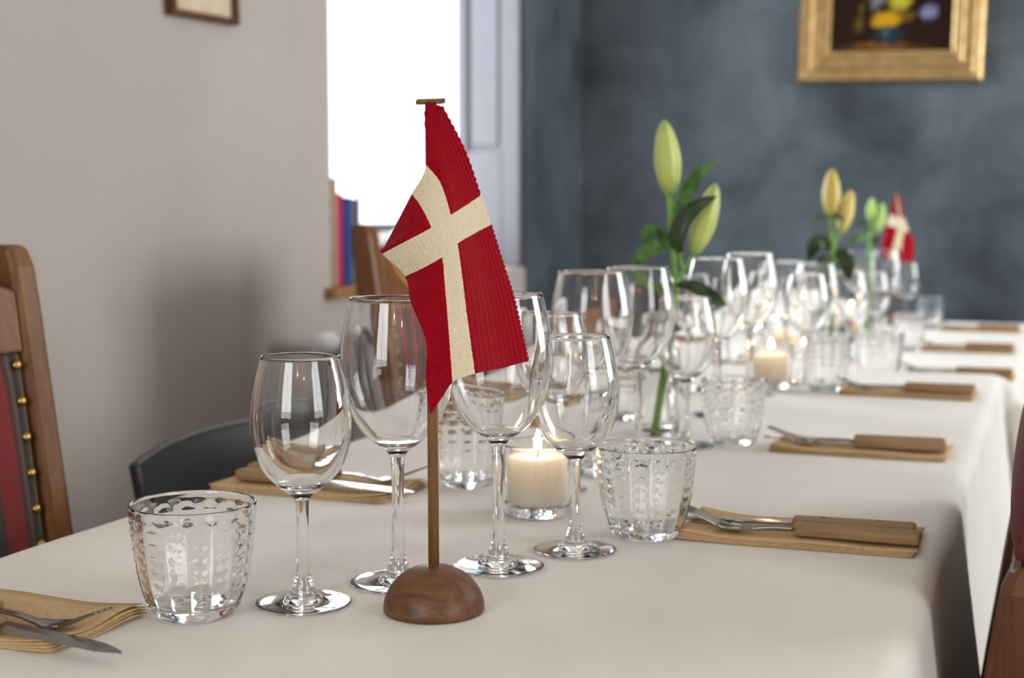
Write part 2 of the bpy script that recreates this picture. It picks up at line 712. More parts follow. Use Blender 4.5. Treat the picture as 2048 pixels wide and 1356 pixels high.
def drape(b, z, drops, seed, folds):
    """cloth over a table: drops = overhang at x0, x1, y0, y1"""
    x0, x1, y0, y1 = b
    R = 0.016

    def axis(a, c, d0, d1, n):
        out = [a - d0 + d0 * i / 14 for i in range(12)]
        out += [a - 0.03 + 0.03 * i / 6 for i in range(6)]
        out += [a + (c - a) * i / n for i in range(n)]
        out += [c + 0.03 * i / 6 for i in range(6)]
        out += [c + 0.03 + (d1 - 0.03) * i / 12 for i in range(13)]
        return sorted(set(out))
    xs, ys = axis(x0, x1, drops[0], drops[1], 20), axis(y0, y1, drops[2], drops[3], int((y1 - y0) / 0.02))
    rnd = random.Random(seed)
    ph = [rnd.uniform(0, 6.28) for _ in range(6)]
    V = []
    for s in xs:
        for t in ys:
            cx, cy = min(max(s, x0), x1), min(max(t, y0), y1)
            ex, ey = s - cx, t - cy
            d = math.hypot(ex, ey)
            # faint waviness of the lying cloth, never above the table plane
            zz = z - 0.0006 - 0.0006 * (math.sin(9 * s + 21 * t + ph[0]) * math.sin(5 * s - 13 * t + ph[1]))
            if d < 1e-6:
                V.append((s, t, zz))
                continue
            dx, dy = ex / d, ey / d
            if d < R * PI / 2:
                a = d / R
                ho, dr = R * math.sin(a), R * (1 - math.cos(a))
            else:
                ho, dr = R, R + d - R * PI / 2
            k = min(1.0, dr / 0.30)
            side = abs(dx)
            q = cy if side > 0.7 else cx
            fo = folds * (0.5 + 0.5 * math.sin(2 * PI * q / 0.36 + ph[2]) * (0.75 + 0.25 * math.sin(2 * PI * q / 0.83 + ph[3])))
            corner = 2 * min(abs(dx), abs(dy))
            ho += 0.012 * k + fo * k ** 0.8 * (1 - min(1, corner)) + 0.075 * min(1, corner) * (1 - math.exp(-dr / 0.05))
            V.append((cx + dx * ho, cy + dy * ho, zz - dr))
    F = grid_faces(len(xs), len(ys))
    return V, F


for b, z, dr, sd, fo, lab in ((C1, T1, (0.20, 0.285, 0.2, 0.012), 3, 0.034, 'white linen tablecloth on the nearer table with folds hanging on its right'),
                              (C2, T2, (0.20, 0.30, 0.30, 0.2), 5, 0.02, 'white linen tablecloth on the lower farther table before the blue wall')):
    v, f = drape(b, z, dr, sd, fo)
    o = link('tablecloth', v, f, CLOTH)
    md = o.modifiers.new('thickness', 'SOLIDIFY')
    md.thickness = 0.0008
    md.offset = 0
    tag(o, lab, 'tablecloth', 'white tablecloths on the two tables')

# ------------------------------------------------------------------ glasses
def glass_parts(name, label, group, outer, stem_r, foot_r, junction, wall_top, wall_bot, inner_z):
    """stemmed glass in three open shells that join into one closed glass body: foot, stem, bowl"""
    N = 64
    root = thing(name, label, 'glass', (0, 0, 0), 0, group)
    h0 = 0.0004
    foot = [(0, h0 + 0.0012), (foot_r * 0.55, h0 + 0.0010), (foot_r * 0.9, h0), (foot_r * 0.985, h0 + 0.0003), (foot_r, h0 + 0.0010), (foot_r * 0.985, h0 + 0.0018),
            (foot_r * 0.8, h0 + 0.0022), (foot_r * 0.6, h0 + 0.0029), (foot_r * 0.4, h0 + 0.0046), (foot_r * 0.27, h0 + 0.0082), (stem_r * 1.5, h0 + 0.0145)]
    foot = foot[:3] + cr(foot[3:], 4)
    z0, z1 = h0 + 0.0145, junction
    stem = cr([(stem_r * 1.5, z0), (stem_r * 1.12, z0 + 0.006), (stem_r * 0.96, z0 + 0.018), (stem_r * 0.88, (z0 + z1) / 2), (stem_r * 0.94, z1 - 0.012), outer[0]], 5)
    stem[-1] = outer[0]
    op = cr(outer, 6)
    zr = op[-1][1]
    r1 = op[-1][0]
    rim = [(r1 - wall_top * (0.5 - 0.5 * math.cos(a)), zr + wall_top * 0.5 * math.sin(a)) for a in (PI * 0.25, PI * 0.5, PI * 0.75)]
    inn = []
    for i, (r, z) in enumerate(op):
        if z < inner_z:
            continue
        t = min(1.0, (z - inner_z) / (zr - inner_z))
        th = wall_top + (wall_bot - wall_top) * (1 - t) ** 2.2
        inn.append((max(r - th, 0.0), z))
    zi, ri = inn[0][1], inn[0][0]
    # rounded inner floor
    floor = [(ri * math.cos(a), zi - 0.0035 * math.sin(a)) for a in (0.25 * PI / 2, 0.5 * PI / 2, 0.75 * PI / 2)] + [(0, zi - 0.0035)]
    bowl = op + rim + inn[::-1] + floor
    for nm, pr in (('foot', foot), ('stem', stem), ('bowl', bowl)):
        v, f = lathe(pr, N)
        link(nm, v, f, GLASS, root)
    return root


BIG_O = [(0.0055, 0.0985), (0.0092, 0.1030), (0.0172, 0.1088), (0.0262, 0.1170), (0.0338, 0.1280), (0.0398, 0.1420), (0.0430, 0.1570), (0.0435, 0.1700), (0.0418, 0.1870), (0.0388, 0.2030), (0.0352, 0.2190)]
SML_O = [(0.0050, 0.0770), (0.0092, 0.0812), (0.0188, 0.0888), (0.0286, 0.1000), (0.0345, 0.1160), (0.0363, 0.1320), (0.0352, 0.1480), (0.0318, 0.1660), (0.0280, 0.1810)]
big = glass_parts('large_wine_glass', '', 'large wine glasses on the long table', BIG_O, 0.0052, 0.0365, 0.0985, 0.0010, 0.0042, 0.112)
sml = glass_parts('small_wine_glass', '', 'small wine glasses on the long table', SML_O, 0.0050, 0.0345, 0.0770, 0.0010, 0.0040, 0.0905)


def tumbler_mesh(R, H, base_r, fr, cols, rows, wall, base, amp, twist=0.0, lo=0.06, hi=0.94, sharp=0.5, n_per=9, m_per=8):
    N = cols * n_per
    shape = cr([(base_r, 0.0)] + [(R * a, H * b) for a, b in fr], 20)
    zs = [H * i / (rows * m_per) for i in range(rows * m_per + 1)]

    def rad(z):
        for a, b in zip(shape, shape[1:]):
            if a[1] <= z <= b[1] + 1e-9:
                t = (z - a[1]) / max(1e-9, b[1] - a[1])
                return a[0] + (b[0] - a[0]) * t
        return R
    outer = [(rad(z), z + 0.0004) for z in zs]
    no = len(outer)
    rim = [(R - wall * 0.5 * (1 - math.cos(a)), H + 0.0004 + wall * 0.5 * math.sin(a)) for a in (PI * 0.2, PI * 0.4, PI * 0.6, PI * 0.8)]
    inner = [(rad(z) - wall * (1.0 + 0.5 * (1 - z / H)), z + 0.0004) for z in zs[::-1] if z >= base + 0.002]
    ri = inner[-1][0]
    floor = [(ri * 0.96, base + 0.0012), (ri * 0.85, base + 0.0005), (ri * 0.5, base), (0, base)]
    prof = [(0, 0.0026), (base_r * 0.7, 0.0022), (base_r * 0.86, 0.0006)] + outer + rim + inner + floor

    def rf(i, r, z, a):
        if 3 <= i < 3 + no:
            t = z / H
            if lo < t < hi:
                tt = (t - lo) / (hi - lo) * rows
                row = int(tt)
                fv = tt - row
                fu = (a / (2 * PI) * cols + 0.5 * twist * (row % 2)) % 1.0
                p = abs((2 * fu - 1)) ** 2.4
                q = abs((2 * fv - 1)) ** 2.4
                fade = min(1.0, (t - lo) / 0.03, (hi - t) / 0.03)
                return r - amp * max(1.35 * p, 0.75 * q) * fade
        return r
    return lathe(prof, N, rf)


v, f = tumbler_mesh(0.0443, 0.079, 0.0262, ((0.650, 0.025), (0.730, 0.10), (0.845, 0.28), (0.925, 0.52), (0.975, 0.76), (1.0, 1.0)), 16, 8, 0.0024, 0.0085, 0.0008)
TUMB = link('tumbler', v, f, GLASS)
tag(TUMB, '', 'glass', 'block patterned tumblers on the long table')

used = set()


def place(src, px, h, label, rz=0.0, sc=(1, 1, 1)):
    p = at(px[0], px[1], h)
    if src.name not in used:
        used.add(src.name)
        src['label'] = label
        src.location, src.rotation_euler.z = (p.x, p.y, h), rz
        o = src
    else:
        o = dup(src, (p.x, p.y, h), rz, label)
    if sc != (1, 1, 1):
        o.scale = sc
    return o


place(TUMB, (390, 1228), T1, 'front tumbler beside the bottom left napkin', 0.1)
place(TUMB, (1291, 1072), T1, 'tumbler touching the sharp fork and napkin at the right', 0.35)
place(TUMB, (935, 972), T1, 'tumbler half hidden behind the large wine glass right of the flag pole', 0.2, (0.92, 0.92, 1.04))
place(TUMB, (1466, 888), T1, 'tumbler at the tip of the second right napkin', 0.6, (0.9, 0.9, 1.0))
place(TUMB, (1240, 838), T1, 'tumbler behind the lily vase at the left of the nearer table', 0.5, (0.92, 0.92, 1.0))
place(TUMB, (1651, 783), T1, 'tumbler at the tip of the third right napkin', 0.9, (0.88, 0.88, 1.12))
place(TUMB, (1757, 757), T2, 'tumbler beside the nearest napkin of the farther table', 0.3, (1.05, 1.05, 1.1))
place(TUMB, (1817, 702), T2, 'second tumbler along the right of the farther table', 0.4, (0.85, 0.85, 1.05))
place(TUMB, (1858, 657), T2, 'farthest tumbler standing against the blue wall', 0.2, (0.85, 0.85, 1.05))
place(TUMB, (1490, 735), T2, 'tumbler on the left of the farther table behind the candles', 0.2)

place(big, (797, 1166), T1, 'large wine glass left of the flag pole')
place(big, (997, 1134), T1, 'large wine glass just right of the flag pole')
place(big, (1182, 944), T1, 'large wine glass in front of the window corner and dark wall', 0, (1.03, 1.03, 1.0))
place(big, (1274, 908), T1, 'large wine glass in front of the nearest lily stem')
place(big, (1434, 832), T1, 'large wine glass right of the nearest lily, left of a pair')
place(big, (1498, 790), T1, 'large wine glass right of the nearest lily, right of a pair')
place(big, (1570, 745), T2, 'large wine glass nearest on the farther table')
place(big, (1630, 756), T2, 'large wine glass in front of the yellow lily leaves')
place(big, (1716, 678), T2, 'large wine glass below the far green lily')
place(big, (1768, 672), T2, 'large wine glass in front of the far flag')

place(sml, (607, 1208), T1, 'front small wine glass between tumbler and large wine glass')
place(sml, (1150, 1102), T1, 'small wine glass in front of the nearest candle')
place(sml, (1106, 980), T1, 'small wine glass behind the nearest candle')
place(sml, (1370, 893), T1, 'small wine glass beside the lily vase, right of it')
place(sml, (1378, 780), T1, 'small wine glass behind the lily vase')
place(sml, (1612, 768), T1, 'small wine glass beside the second candle')
place(sml, (1697, 722), T2, 'small wine glass with candle light in it on the farther table', 0, (1.12, 1.12, 1.05))
place(sml, (1745, 705), T2, 'small wine glass behind the nearest tumbler of the farther table')
place(sml, (1811, 660), T2, 'farthest small wine glass below the far flag')
place(sml, (1528, 728), T2, 'small wine glass behind the second candle')

# ------------------------------------------------------------------ candles in votive glasses
v, f = tumbler_mesh(0.0350, 0.066, 0.0285, ((0.89, 0.04), (0.94, 0.15), (0.965, 0.35), (0.985, 0.65), (1.0, 1.0)), 14, 5, 0.0026, 0.0085, 0.0016, 1.0, 0.02, 0.24)
VOT = link('candle_glass', v, f, GLASS)
tag(VOT, '', 'glass', 'votive glasses holding candles')


def candle_proto():
    c = thing('candle', '', 'candle', (0, 0, 0), 0, 'lit candles in votive glasses')
    v, f = lathe([(0, 0), (0.024, 0), (0.0272, 0.002), (0.0280, 0.006), (0.0284, 0.040), (0.0280, 0.0445), (0.0262, 0.0462), (0.0225, 0.0452), (0.015, 0.0440), (0, 0.0436)], 40)
    link('wax', v, f, WAX, c)
    v, f = tube([(0, 0, 0.043), (0.0002, 0, 0.047), (0.0006, 0.0004, 0.051)], 0.0008, 8)
    link('wick', v, f, RIVET, c)
    v, f = lathe([(0, 0.0515), (0.0022, 0.053), (0.0034, 0.0565), (0.0030, 0.061), (0.0015, 0.0665), (0, 0.071)], 16)
    link('flame', v, f, FLAME, c)
    return c


CAN = candle_proto()
for i, (px, h, ll) in enumerate((((1075, 1027), T1, 'nearest lit candle'), ((1541, 775), T1, 'second lit candle, tallest in the bright row'),
                                 ((1570, 716), T2, 'third lit candle, behind the second'), ((1703, 683), T2, 'farthest lit candle seen through a wine glass'))):
    where = ('between the front wine glasses', 'at the far end of the nearer table', 'on the farther table behind the second candle', 'at the far end of the farther table')[i]
    place(VOT, px, h, 'clear votive candle glass ' + where)
    p = at(px[0], px[1], h)
    q = Vector((p.x, p.y, h + 0.0094))
    if i == 0:
        CAN.location = q
        CAN['label'] = ll + ' ' + where
    else:
        dup(CAN, q, i * 0.7, ll + ' ' + where)
    bulb('flame_light', (q.x, q.y, q.z + 0.062), 0.65, (1.0, 0.52, 0.27), 0.005)

# ------------------------------------------------------------------ the flags
def flag(name, label, foot_px, h, cap_px, ctrl, depth, pole_r, base_r, base_h, cap_half, nsub, amp):
    p = at(foot_px[0], foot_px[1], h)
    root = thing(name, label, 'flag', (p.x, p.y, h), 0, 'knitted table flags on wooden stands')
    c0 = (Vector((p.x, p.y, h)) - E0).dot(_F)
    top = deep(cap_px[0], cap_px[1], c0) - Vector((p.x, p.y, h))
    prof = [(0, 0.0005), (base_r * 0.97, 0.0005), (base_r, 0.002)] + [(base_r * math.cos(a), 0.002 + (base_h - 0.002) * math.sin(a)) for a in [PI / 2 * i / 14 for i in range(1, 14)]] + [(0, base_h)]
    v, f = lathe(prof, 56)
    link('base', v, f, WALNUT, root)
    v, f = tube([(0, 0, base_h * 0.9), (top.x * 0.5, top.y * 0.5, top.z * 0.5), (top.x, top.y, top.z)], pole_r, 20)
    link('pole', v, f, POLEWOOD, root)
    ang = YAW + 0.12
    cm = Matrix.Translation(top) @ Matrix.Rotation(ang, 4, 'Z') @ Matrix.Rotation(-0.04, 4, 'Y')
    MB().box(-cap_half, cap_half, -0.008, 0.008, -0.0015, 0.0015, 0.001, 0, cm).link('cap', POLEWOOD, root)
    rows = []
    for r in range(len(ctrl)):
        rows.append(cr([(x, y, d) for (x, y, d) in ctrl[r]], nsub))
    nv = len(rows[0])
    cols = [cr([rows[r][j] for r in range(len(rows))], nsub * 2) for j in range(nv)]
    nu = len(cols[0])
    V, UV = [], []
    for i in range(nu):
        for j in range(nv):
            x, y, d = cols[j][i]
            u, w = i / (nsub * 2), j / nsub
            inu, inw = 2.0 <= u < 3.0, 2.0 <= w < 3.0
            ridge = 0 if (inu or inw) else (1.0 if w < 2.5 else 0.12) * amp * math.sin(2 * PI * w * 5.5) + amp * 0.3 * math.sin(2 * PI * u * 9)
            if j <= 1:
                s = 1.6 * math.sin(2 * PI * u * 7.0) * (1 - j / 2) if name == 'table_flag' and base_r > 0.03 else 0
                x += s
            V.append(deep(x, y, c0 - (d + ridge + 0.001)) - Vector((p.x, p.y, h)))
            UV.append((u, w))
    o = link('flag_cloth', V, grid_faces(nu, nv), KNIT, root)
    lay = o.data.uv_layers.new(name='flag')
    for lp in o.data.loops:
        lay.data[lp.index].uv = UV[lp.vertex_index]
    md = o.modifiers.new('thickness', 'SOLIDIFY')
    md.thickness, md.offset = 0.0022, 0
    # sleeve of the cloth round the pole
    return root


# control grid of the near flag: rows from the hoist down to the fly, columns from the serrated right edge to the left edge; (px, py, depth towards the viewer)
CT = [
    [(884, 213, .003), (876, 211, .006), (868, 212, .0075), (861, 213, .0065), (855, 214, .003), (851, 215, -.003)],
    [(928, 300, -.008), (898, 285, .002), (872, 280, .010), (860, 290, .010), (853, 300, .006), (850, 312, -.002)],
    [(960, 391, -.016), (932, 410, -.004), (900, 431, .012), (864, 456, .014), (815, 482, .004), (766, 507, -.014)],
    [(981, 450, -.020), (948, 467, -.006), (913, 488, .013), (885, 515, .016), (850, 535, .008), (812, 553, -.008)],
    [(1003, 520, -.024), (966, 537, -.008), (922, 552, .014), (890, 566, .017), (858, 588, .012), (824, 606, .002)],
    [(1026, 592, -.027), (982, 607, -.010), (931, 624, .014), (896, 638, .017), (876, 660, .013), (853, 682, .010)],
    [(1042, 660, -.029), (995, 678, -.012), (940, 690, .013), (901, 705, .016), (880, 735, .012), (853, 755, .006)],
    [(1056, 722, -.030), (1004, 736, -.013), (948, 748, .012), (905, 765, .014), (882, 796, .011), (861, 827, .007)],
]
# the hoist runs round the pole and down it, its lower part swings out to the left
CT[0] = [(884, 213, .002), (851, 215, .0075), (853, 330, .010), (826, 388, .002), (797, 445, -.006), (771, 497, -.014)]
CT[1] = [(929, 302, -.008), (893, 318, .004), (880, 366, .012), (845, 416, .009), (806, 463, .000), (768, 502, -.014)]
flag('table_flag', 'front knitted red flag with white cross on a walnut dome stand', (868, 1222), T1, (861, 203), CT, 0, 0.0039, 0.0362, 0.034, 0.0102, 16, 0.00040)
CT2 = [
    [(1787, 394, .004), (1789, 392, .006), (1792, 391, .008), (1794, 391, .008), (1797, 392, .006), (1799, 394, .002)],
    [(1784, 412, .004), (1788, 412, .008), (1794, 411, .010), (1797, 411, .010), (1800, 410, .006), (1803, 410, .000)],
    [(1781, 427, .000), (1789, 432, .006), (1797, 438, .012), (1802, 437, .012), (1805, 436, .006), (1807, 434, -.006)],
    [(1773, 450, -.004), (1784, 453, .006), (1795, 457, .014), (1808, 461, .014), (1813, 463, .006), (1818, 464, -.010)],
    [(1770, 466, -.006), (1780, 469, .006), (1791, 472, .014), (1805, 476, .012), (1815, 477, .004), (1826, 476, -.016)],
    [(1766, 480, -.006), (1776, 484, .006), (1787, 488, .014), (1803, 493, .012), (1816, 493, .004), (1829, 491, -.020)],
    [(1763, 496, -.006), (1772, 500, .006), (1783, 503, .014), (1801, 510, .012), (1814, 511, .004), (1827, 510, -.020)],
    [(1759, 511, -.006), (1768, 515, .006), (1779, 519, .014), (1799, 527, .012), (1811, 528, .004), (1824, 529, -.020)],
]
flag('table_flag', 'far knitted red flag with white cross before the blue wall', (1790, 650), T2, (1791, 389), CT2, 0, 0.0039, 0.0362, 0.034, 0.0102, 8, 0.0006)

# ------------------------------------------------------------------ lilies
def bud(root, p0, p1, r, mat):
    a, b = Vector(p0), Vector(p1)
    L = (b - a).length
    prof = cr([(0.0001, 0), (r * 0.38, 0.02), (r * 0.74, 0.16), (r * 0.97, 0.36), (r * 0.98, 0.52), (r * 0.78, 0.74), (r * 0.42, 0.92), (0.0001, 1.0)], 5)
    v, f = lathe([(max(q[0], 0.0001), q[1] * L) for q in prof], 36, lambda i, rr, z, t: rr * (1 - 0.16 * abs(math.cos(1.5 * t + 0.9)) ** 8 + 0.02 * math.cos(6 * t)))
    q = (b - a).to_track_quat('Z', 'Y')
    o = link('bud', v, f, mat, root)
    o.location = a
    o.rotation_mode = 'QUATERNION'
    o.rotation_quaternion = q
    return o


def leaf(root, path, w, mat, twist=0.0, face=None):
    P = [Vector(q) for q in cr([tuple(q) for q in path], 6)]
    n = len(P)
    V = []
    view = face or Vector((0.3, -0.9, 0.2)).normalized()
    for i, p in enumerate(P):
        t = (P[min(i + 1, n - 1)] - P[max(i - 1, 0)]).normalized()
        s = t.cross(view).normalized()
        up = s.cross(t).normalized()
        k = i / (n - 1)
        s = (Matrix.Rotation(twist * (k - 0.3), 3, t) @ s)
        ww = w * (math.sin(PI * min(1, k * 0.94 + 0.05)) ** 0.75) * (1 if k < 0.97 else 0.3)
        for j in range(7):
            c = (j - 3) / 3
            V.append(p + s * (c * ww) + up * (0.25 * ww * (c * c)))
    o = link('leaf', V, grid_faces(n, 7), mat, root)
    md = o.modifiers.new('thickness', 'SOLIDIFY')
    md.thickness = 0.0006
    return o


def vase(px, h, label, hgt=0.15, r=0.029):
    p = at(px[0], px[1], h)
    root = thing('glass_vase', label, 'vase', (p.x, p.y, h), 0, 'small glass bottle vases')
    o = [(r * 0.93, 0.0004), (r, 0.004), (r, hgt * 0.58), (r * 0.94, hgt * 0.68), (r * 0.62, hgt * 0.80), (r * 0.46, hgt * 0.88), (r * 0.46, hgt * 0.96), (r * 0.54, hgt)]
    op = cr(o, 4)
    inn = [(rr - 0.0022, z) for rr, z in op if z > 0.006][::-1]
    pr = [(0, 0.0015), (r * 0.8, 0.0008)] + op + inn + [(inn[-1][0] * 0.9, 0.0055), (0, 0.005)]
    v, f = lathe(pr, 48)
    link('bottle', v, f, GLASS, root)
    wr = r - 0.0027
    v, f = lathe([(0, 0.0062), (wr * 0.92, 0.0064), (wr, 0.008), (wr, hgt * 0.55), (0, hgt * 0.55)], 40)
    link('water', v, f, WATER, root)
    return p


def lily(label, base, pts_stem, buds, leaves, twigs, h, c, mats):
    root = thing('lily', label, 'flower', tuple(base), 0, 'lily stems in bottle vases')
    B = Vector(base)
    D = lambda q: deep(q[0], q[1], c - (q[2] if len(q) > 2 else 0.0)) - B
    path = [D(q) for q in pts_stem]
    v, f = tube(cr([tuple(q) for q in path], 5), 0.0036 * c / 1.75 * (1.75 / c) ** 0.7, 12)
    link('stem', v, f, STEM, root)
    for tw in twigs:
        v, f = tube(cr([tuple(D(q)) for q in tw], 5), 0.0026, 10)
        link('side_stem', v, f, STEM, root)
    for (a, b, r, m) in buds:
        bud(root, D(a), D(b), r, m)
    for (pth, w, m, tws) in leaves:
        leaf(root, [D(q) for q in pth], w, m, tws)
    return root


V1 = vase((1312, 868), T1, 'clear bottle vase of the nearest lily')
c1 = (Vector((V1.x, V1.y, T1)) - E0).dot(_F)
k1 = c1 / 2850
lily('nearest lily with two green buds and dark leaves', (V1.x, V1.y, T1 + 0.012), [(1309, 868), (1322, 770), (1340, 660), (1352, 590), (1347, 520), (1342, 450), (1340, 392)],
     [((1341, 392), (1328, 239), 27 * k1, BUD_G), ((1388, 508), (1432, 366), 25 * k1, BUD_G)],
     [([(1347, 425), (1362, 405), (1376, 378), (1400, 345, .01), (1438, 320)], 14 * k1, LEAF, 0.6),
      ([(1360, 505, .02), (1352, 478, .03), (1366, 440, .034), (1395, 412, .034), (1434, 392, .03)], 18 * k1, LEAFD, 0.5),
      ([(1338, 478), (1318, 468, .01), (1300, 460, .015), (1290, 472, .015), (1287, 492)], 13 * k1, LEAF, 0.9),
      ([(1343, 478, .005), (1325, 492, .015), (1298, 500, .02), (1276, 520, .02), (1268, 548, .01)], 15 * k1, LEAF, 0.5),
      ([(1352, 570, .01), (1385, 572, .02), (1415, 588, .025), (1436, 602, .02), (1452, 612)], 14 * k1, LEAFD, 0.4),
      ([(1345, 585), (1310, 575, .01), (1275, 556, .01), (1252, 548)], 11 * k1, LEAF, 0.3)],
     [[(1350, 568), (1364, 548), (1376, 530), (1388, 508)], [(1366, 536, .005), (1361, 522, .015), (1360, 505, .02)]], T1, c1, None)
V2 = vase((1660, 742), T2, 'clear bottle vase of the yellow budded lily', 0.16)
c2 = (Vector((V2.x, V2.y, T2)) - E0).dot(_F)
k2 = c2 / 2850
lily('middle lily with two yellow buds and dark drooping leaves', (V2.x, V2.y, T2 + 0.012), [(1656, 735), (1664, 650), (1668, 560), (1666, 490), (1662, 435)],
     [((1662, 434), (1664, 337), 18 * k2, BUD_Y), ((1681, 466), (1703, 380), 16 * k2, BUD_Y)],
     [([(1660, 435), (1645, 432), (1632, 440), (1624, 444)], 5 * k2, LEAF, 0.4), ([(1664, 434, .01), (1676, 433, .02), (1686, 444, .02)], 5 * k2, LEAFD, 0.4),
      ([(1660, 500), (1645, 486, .01), (1628, 492, .015), (1616, 525)], 17 * k2, LEAFD, 0.9), ([(1664, 520), (1645, 520, .01), (1634, 530, .01)], 12 * k2, LEAFD, 0.3),
      ([(1670, 505), (1684, 512, .01), (1694, 535, .015), (1698, 562)], 16 * k2, LEAFD, 0.5), ([(1662, 545), (1648, 552, .01), (1632, 580, .01)], 16 * k2, LEAFD, 0.5)],
     [[(1667, 500), (1672, 485), (1681, 466)]], T2, c2, None)
V3 = vase((1738, 688), T2, 'clear bottle vase of the small far lily', 0.15)
c3 = (Vector((V3.x, V3.y, T2)) - E0).dot(_F)
k3 = c3 / 2850
lily('far lily with two small fresh green buds beside the far flag', (V3.x, V3.y, T2 + 0.012), [(1735, 680), (1739, 600), (1740, 520), (1740, 470), (1741, 440)],
     [((1741, 442), (1744, 395), 10 * k3, BUD_P), ((1754, 466), (1766, 405), 11 * k3, BUD_P)],
     [([(1738, 480), (1722, 474, .01), (1705, 480, .01), (1690, 492)], 7 * k3, LEAF, 0.5), ([(1738, 462), (1726, 448, .01), (1712, 444)], 6 * k3, LEAFD, 0.4),
      ([(1742, 490), (1752, 478, .01), (1758, 474, .01)], 6 * k3, LEAFD, 0.2)],
     [[(1741, 500), (1747, 482), (1754, 466)]], T2, c3, None)

# ------------------------------------------------------------------ napkins and cutlery
def napkin_proto():
    n = thing('napkin', '', 'napkin', (0, 0, 0), 0, 'folded kraft napkins')
    for k in range(4):
        V = []
        nu, nv = 29, 9
        for i in range(nu):
            for j in range(nv):
                x, y = -0.1 + 0.2 * i / (nu - 1), -0.05 + 0.1 * j / (nv - 1)
                lift = max(0.0, (x - 0.045) / 0.055) ** 2 * (0.0022 + 0.0007 * k) * (0.5 + 0.5 * math.cos(2.4 * j / (nv - 1) * PI))
                lift += 0.0006 * (k / 3) * (1 + math.sin(55 * x + 1.3 + 0.3 * k))
                V.append((x - 0.0012 * k * (1 if k % 2 else 0.4), y * (1 - 0.006 * k), 0.0006 + 0.0012 * k + lift))
        o = link('fold_layer', V, grid_faces(nu, nv), KRAFT, n)
        md = o.modifiers.new('thickness', 'SOLIDIFY')
        md.thickness, md.offset = 0.0006, 0
    return n


def handle(parent, L=0.104, w=0.0098, h=0.0112):
    V, st = [], []
    for x, k in ((0, 0.72), (0.0012, 0.90), (0.004, 1.0), (L * 0.5, 0.97), (L - 0.004, 0.94), (L - 0.001, 0.86), (L, 0.7)):
        ring = []
        for i in range(20):
            a = 2 * PI * i / 20
            c, s = math.cos(a), math.sin(a)
            e = 0.42
            ring.append((x, w * k * math.copysign(abs(c) ** e, c), h / 2 + h / 2 * k * math.copysign(abs(s) ** e, s)))
        st.append(ring)
    for r in st:
        V += r
    F = [(i * 20 + j, (i + 1) * 20 + j, (i + 1) * 20 + (j + 1) % 20, i * 20 + (j + 1) % 20) for i in range(len(st) - 1) for j in range(20)]
    F += [tuple(range(20)), tuple(range((len(st) - 1) * 20, len(st) * 20))[::-1]]
    o = link('handle', V, F, HANDLE, parent)
    for x in (0.030, 0.078) if parent.name.startswith('steak') else ():
        v, f = lathe([(0, h + 0.0002), (0.0022, h + 0.0001), (0.0022, h - 0.002)][::-1], 12)
        link('rivet', v, f, RIVET, o, loc=(x, 0, 0))
    return o


def knife_proto():
    k = thing('steak_knife', '', 'knife', (0, 0, 0), 0, 'wooden handled steak knives')
    handle(k)
    n = 40
    V = []
    for i in range(n + 1):
        t = i / n
        x = 0.1035 + 0.108 * t
        top = 0.0078 * (1 - max(0, (t - 0.72) / 0.28) ** 1.7 * 0.96)          # back of the blade
        bot = -0.0075 * (0.55 + 0.45 * min(1, t * 5)) * (1 - max(0, (t - 0.8) / 0.2) ** 2 * 0.9)
        if 0.45 < t < 0.98:
            bot += 0.0007 * (i % 2)
        zc = 0.0052 - 0.0022 * t
        V += [(x, top, zc + 0.0011), (x, (top + bot) * 0.4, zc + 0.0008), (x, bot, zc), (x, (top + bot) * 0.4, zc - 0.0008), (x, top, zc - 0.0011)]
    F = [(i * 5 + j, i * 5 + (j + 1) % 5, (i + 1) * 5 + (j + 1) % 5, (i + 1) * 5 + j) for i in range(n) for j in range(5)]
    F += [tuple(range(5))[::-1], tuple(range(n * 5, n * 5 + 5))]
    link('blade', V, F, STEEL, k, smooth=False)
    return k


def fork_proto():
    k = thing('fork', '', 'fork', (0, 0, 0), 0, 'wooden handled forks')
    handle(k)
    # side profile of the metal: dips to the napkin under the head, the tines rise
    cl = cr([(0.1035, 0.0055), (0.125, 0.0050), (0.142, 0.0026), (0.155, 0.0016), (0.166, 0.0032), (0.178, 0.0085), (0.192, 0.0140), (0.205, 0.0190)], 5)
    wd = [0.0032, 0.0030, 0.0034, 0.0085, 0.0112]
    mb = MB()
    neck = [q for q in cl if q[0] <= 0.171]
    V, m = [], len(neck)
    for i, (x, z) in enumerate(neck):
        t = (x - 0.1035) / 0.066
        w = 0.0033 if t < 0.5 else 0.0033 + 0.0080 * (1 - math.cos(min(1, (t - 0.5) / 0.42) * PI)) / 2
        for j in range(9):
            c = (j - 4) / 4
            V.append((x, c * w, z + 0.0012 * c * c * (1 if t > 0.6 else 0.3)))
    mb.add((V, grid_faces(m, 9)))
    o = link('fork_head', mb.v, mb.f, STEEL, k)
    md = o.modifiers.new('thickness', 'SOLIDIFY')
    md.thickness, md.offset = 0.0016, 0
    tin = [q for q in cl if q[0] >= 0.168]
    for s in (-1.5, -0.5, 0.5, 1.5):
        v, f = tube([(x, s * 0.0058 * (1 - 0.10 * (x - 0.168) / 0.037), z) for x, z in tin], [0.0013 - 0.0006 * i / (len(tin) - 1) for i in range(len(tin))], 8)
        link('tine', v, f, STEEL, k)
    return k


NAP, KNI, FOR = napkin_proto(), knife_proto(), fork_proto()
first = [True]


